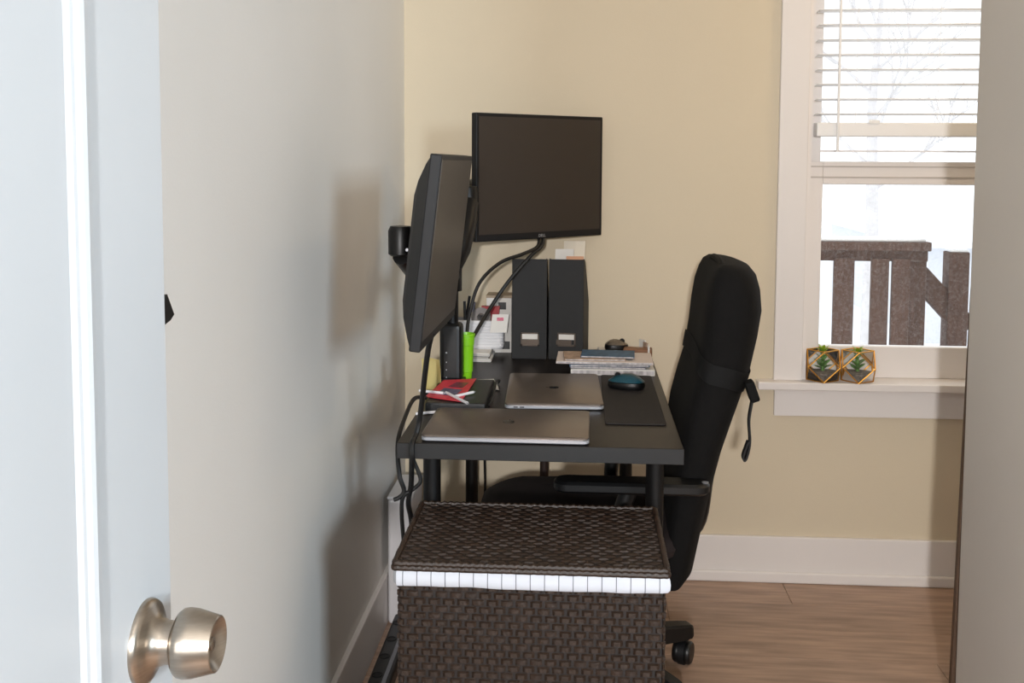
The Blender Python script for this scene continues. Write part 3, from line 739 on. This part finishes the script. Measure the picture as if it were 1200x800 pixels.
for k, (a, b, lb) in enumerate((((.181, -.925, DT+.0045), (.228, -.902, DT+.0045), 'white pen lying on the desk in front of the black box'), ((.238, -.815, DT+.0312), (.300, -.915, DT+.0300), 'white pen slanting across the red leaflet'), ((.262, -.855, DT+.0310), (.302, -.800, DT+.0300), 'white pen at the edge of the red leaflet by the laptop'), ((.170, -.800, DT+.0312), (.232, -.822, DT+.0312), 'white pen sticking out over the wall side of the leaflet'))):
    t = thing('pen', a, lb, 'pen'); O('barrel', tube(newbm(), [a, b], .0035, 8), WHITEP, t, smooth=True)
    bq = Vector(b); d = (bq-Vector(a)).normalized(); O('tip', tube(newbm(), [bq, bq+d*.008], [.003, .0008], 8), mat('grey_tip', (150, 150, 155), .4), t, smooth=True)
for k, (x, yv, lean) in enumerate(((.196, -.68, .03), (.206, -.66, -.02))):
    sheet('note_pad', (x-.042, yv+.02, DT), (.6, -.5, 0), (.05+lean, 0, 1), .055, .085, mat('yellow_paper', (214, 196, 130), .8), ('yellow note paper leaning towards the monitor stand', 'yellow note paper behind the other, upright by the monitor stand')[k], 'paper', .008, group='yellow note papers by the monitor arm')
for k in range(3):
    sheet('paper_strip', (.296+.004*k, -.60-.02*k, DT+.0005+.0012*k), (1, .25-.2*k, 0), (-.2, 1, 0), .050, .085, PAPER, ('lowest white paper slip of the fan beside the green cup', 'middle white paper slip of the fan beside the green cup', 'topmost white paper slip of the fan beside the green cup')[k], 'paper', 0, group='paper slips by the green cup')

# stack of magazines and papers by the back wall
stack = [(.650, -.322, .232, .215, .0170, 1, PAPER, 'thick white magazine at the bottom of the stack'),
         (.640, -.335, .210, .180, .0060, -1, CARD2, 'grey printed leaflet second from the bottom of the stack'),
         (.640, -.345, .222, .165, .0060, 2, CARD, 'blue printed magazine in the middle of the stack'),
         (.630, -.352, .268, .150, .0075, -1, mat('pale_pink_paper', (218, 204, 196), .8), 'pale wide magazine near the top of the stack'),
         (.600, -.356, .170, .120, .0050, 3, CARD3, 'tan printed leaflet near the top of the stack'),
         (.640, -.350, .150, .100, .0050, -3, CARD, 'blue booklet lying on top of the stack')]
z = DT+.0002
for (x, yv, w_, d_, th, a, m_, lb) in stack:
    if lb.startswith('thick'): z += .0
    t = thing('magazine', (x, yv, z), lb, 'magazine', 'magazines stacked at the back of the desk')
    M = T(x, yv, z) @ Matrix.Rotation(R(a), 4, 'Z')
    bm = newbm(); obox(bm, (0, 0, th/2), (w_, d_, th), None, .0008, 1); bm.transform(M); cv = O('cover', bm, m_, t)
    bm = newbm(); obox(bm, (0, -d_/2-.0002, th/2), (w_*.97, .0006, th*.6)); bm.transform(M)
    O('spine_print', bm, mat('printed_spine', (196, 190, 190), .8, 0, .35, 90, 0, 1, (1, 1, .2)), cv)
    z += th+.0003
ztop = z
bm = newbm(); obox(bm, (.735, -.150, DT+.014), (.085, .045, .028), RZ(-.12), .003); O('wooden_block', bm, WOODB, None, 'small brown wooden block beside the grey mouse', 'wooden block')
t = thing('paper_pile', (.66, -.12, DT), 'low pile of white papers under the grey mouse', 'papers')
for k in range(3):
    bm = newbm(); obox(bm, (.668+.006*k, -.108, DT+.002+.004*k), (.12, .13, .0036), RZ(.06*(k-1)), .001, 1); O('paper_bundle', bm, PAPER, t)
for k in range(3):
    bm = newbm(); obox(bm, (.766-.006*k, -.168+.05*k, DT+.020), (.006, .030, .040), RZ(.3*k), .001, 1)
    O('clip', bm, (PAPER, CARD3, PAPER)[k], None, ('white bookmark card upright beside the wooden block', 'tan bookmark card upright beside the wooden block', 'white bookmark card upright near the back wall')[k], 'card')

# ---- cables
def cable(ctrl, r, label, n=8):
    return O('cable', tube(newbm(), spline(ctrl, n), r, 8), CABLE, None, label, 'cable', smooth=True)
pb = M2 @ Vector((MW/2+.01, -.03, .004))
cable([pb+Vector((.0, .0, .02)), (.435, -.235, 1.083), (.395, -.285, 1.063), (.330, -.330, 1.040), (.275, -.38, .985), (.252, -.42, .90), (.250, -.455, .845), (.262, -.475, .80)], .0052, 'black cable looping from the back monitor in a wide arc')
cable([pb+Vector((.012, 0, .02)), (.447, -.225, 1.085), (.410, -.262, 1.050), (.350, -.300, .980), (.300, -.34, .905), (.268, -.41, .850), (.256, -.455, .83), (.25, -.478, .79)], .0058, 'black cable hanging nearly straight from the back monitor to the green cup')
cable([(.262, -1.23, .985), (.248, -1.20, .93), (.224, -1.13, .80), (.215, -1.128, .756), (.212, -1.145, .7462), (.211, -1.168, .738), (.211, -1.169, .705), (.203, -1.13, .64), (.192, -1.10, .59), (.196, -1.07, .50), (.19, -1.05, .2), (.19, -1.03, .008)], .0058, 'black cable running down from the near monitor over the desk corner')
cable([(.196, -.86, .768), (.172, -.89, .772), (.166, -.98, .752), (.166, -1.08, .72), (.176, -1.12, .66), (.186, -1.12, .625), (.176, -1.12, .610), (.164, -1.12, .604)], .0050, 'black cable bending over the wall side of the desk')
cable([(.200, -1.10, .704), (.206, -1.115, .690), (.222, -1.12, .650), (.208, -1.12, .630), (.185, -1.12, .612), (.180, -1.115, .57), (.184, -1.10, .45), (.18, -1.06, .2), (.17, -1.04, .008)], .0045, 'thin black cable looping under the desk corner down to the floor')
cable([(.345, -.845, DT+.006), (.352, -.78, DT+.03), (.350, -.70, DT+.036), (.352, -.62, DT+.022), (.346, -.57, DT+.005)], .003, 'thin black cable arching over the desk behind the docking box')
cable([(.262, -.06, .70), (.258, -.045, .5), (.262, -.03, .3), (.26, -.035, .05)], .004, 'thin dark cable hanging down the back wall under the desk')
t = thing('power_strip', (.055, -.75, 0), 'black power strip lying on the floor along the left baseboard', 'power strip')
ps = O('housing', B(.040, .098, -1.15, -.42, 0, .038, .006, 3), BLACKP, t)
O('grey_stripe', B(.076, .086, -1.13, -.44, .0375, .0388), mat('grey_plastic', (120, 122, 128), .4), ps)
for k in range(7):
    bm = lathe(newbm(), [(.001, 0), (.014, 0), (.014, .0016), (.011, .0016), (.010, .0006), (.001, .0006)], T(.058, -1.08+.1*k, .0378), 16); O('socket', bm, DARKP, ps, smooth=True)
t = thing('cable_box', (.05, -.32, 0), 'white plastic cable box standing in the corner by the left wall', 'box')
cb = O('shell', B(.017, .085, -.410, -.195, 0, .368, .010, 3), WHITEP, t)
O('box_lid', B(.016, .087, -.412, -.193, .366, .376, .004, 2), WHITEP, t)

# ================================================================== TERRARIUMS
def terrarium(cx, cy, zb, a, rot, label, seed, tall):
    rnd = random.Random(seed); c = Vector((cx, cy, zb+a)); Rm = RZ(rot)
    t = thing('glass_terrarium', (cx, cy, zb), label, 'terrarium', 'terrariums on the window sill')
    P = lambda v: c+(Rm @ Vector(v))*a
    V = [(x, yv, 0) for x in (-1, 1) for yv in (-1, 1)]+[(x, 0, z) for x in (-1, 1) for z in (-1, 1)]+[(0, yv, z) for yv in (-1, 1) for z in (-1, 1)]
    V = [Vector(v) for v in V]; E = [(i, j) for i in range(12) for j in range(i) if abs((V[i]-V[j]).length-math.sqrt(2)) < .01]
    bm = newbm()
    for i, j in E: tube(bm, [P(V[i]), P(V[j])], .0021, 6)
    for v in V: bmesh.ops.create_icosphere(bm, subdivisions=1, radius=.0027, matrix=Matrix.Translation(P(v)))
    O('brass_frame', bm, GOLD, t, smooth=True)
    def pane(idx):
        vs_ = [V[i] for i in idx]; ce = sum(vs_, Vector())/len(vs_); nrm = ce.normalized(); u = (vs_[0]-ce).normalized(); w_ = nrm.cross(u)
        vs_.sort(key=lambda q: math.atan2((q-ce).dot(w_), (q-ce).dot(u)))
        bm = newbm(); bm.faces.new([bm.verts.new(P(ce+(q-ce)*.98)) for q in vs_]); O('pane', bm, TGLASS, t)
    for ax in range(3):
        for s in (-1, 1):
            if ax == 2 and s == 1: continue
            pane([i for i in range(12) if abs(V[i][ax]-s) < .01])
    for sx in (-1, 1):
        for sy in (-1, 1):
            for sz in (-1, 1):
                pane([i for i in range(12) if abs(V[i].x*sx+V[i].y*sy+V[i].z*sz-2) < .01])
    # pebbles fill the lower third
    def sec(f, z):   # cross-section of the solid at height z (unit)
        k = 1-abs(z)
        pts = []
        for q in range(24):
            an = 2*PI*q/24; cc, ss = math.cos(an), math.sin(an)
            lim = min(1/max(abs(cc), 1e-6), 1/max(abs(ss), 1e-6), (2-abs(z))/(abs(cc)+abs(ss)))
            pts.append(P((cc*lim*f, ss*lim*f, z)))
        return pts
    O('soil', rings(newbm(), [sec(.93, -.95), sec(.94, -.8), sec(.94, -.6), sec(.94, -.45), sec(.5, -.38)]), SOIL, t, smooth=True)
    b0 = c+Vector((0, 0, -.42*a))
    pl = O('succulent', tube(newbm(), [b0, b0+Vector((0, 0, a*1.0))], [.006, .003], 8), LEAF, t, smooth=True)
    def leaf(ang, ht, ln, el, wd, m):
        d = Vector((math.cos(ang)*math.cos(el), math.sin(ang)*math.cos(el), math.sin(el))); s = Vector((-math.sin(ang), math.cos(ang), 0)); nn = d.cross(s)
        o_ = b0+Vector((0, 0, ht)); rs = []
        for f, wf in ((0, .4), (.3, .9), (.55, 1), (.8, .62), (.95, .22), (1, .05)):
            p = o_+d*ln*f+nn*(-.18*ln*f*f)
            rs.append([p+s*wd*wf, p+nn*wd*.28*wf, p-s*wd*wf, p-nn*wd*.32*wf])
        O('leaf', rings(newbm(), rs), m, pl, smooth=True)
    for k in range(8): leaf(k*2.4+seed, .006+.002*k, a*.72, R(28+3*k), .0085, LEAF)
    for k in range(7): leaf(k*2.4+1.1+seed, .026+.004*k, a*.62, R(36+4*k), .0065, LEAF)
    for k in range(8): leaf(k*2.399+.5*seed, a*(1.16+tall)+.0006*k, a*(.52+.05*rnd.random()), R(34+4*k), .0052, LEAFY)
    return t
terrarium(1.3175, -.010, .6525, .0475, R(-7), 'gold framed glass terrarium with a succulent next to the window casing', 1, .12)
terrarium(1.4240, -.012, .6525, .0475, R(-9), 'gold framed glass terrarium with a succulent, the one farther from the casing', 2, .06)
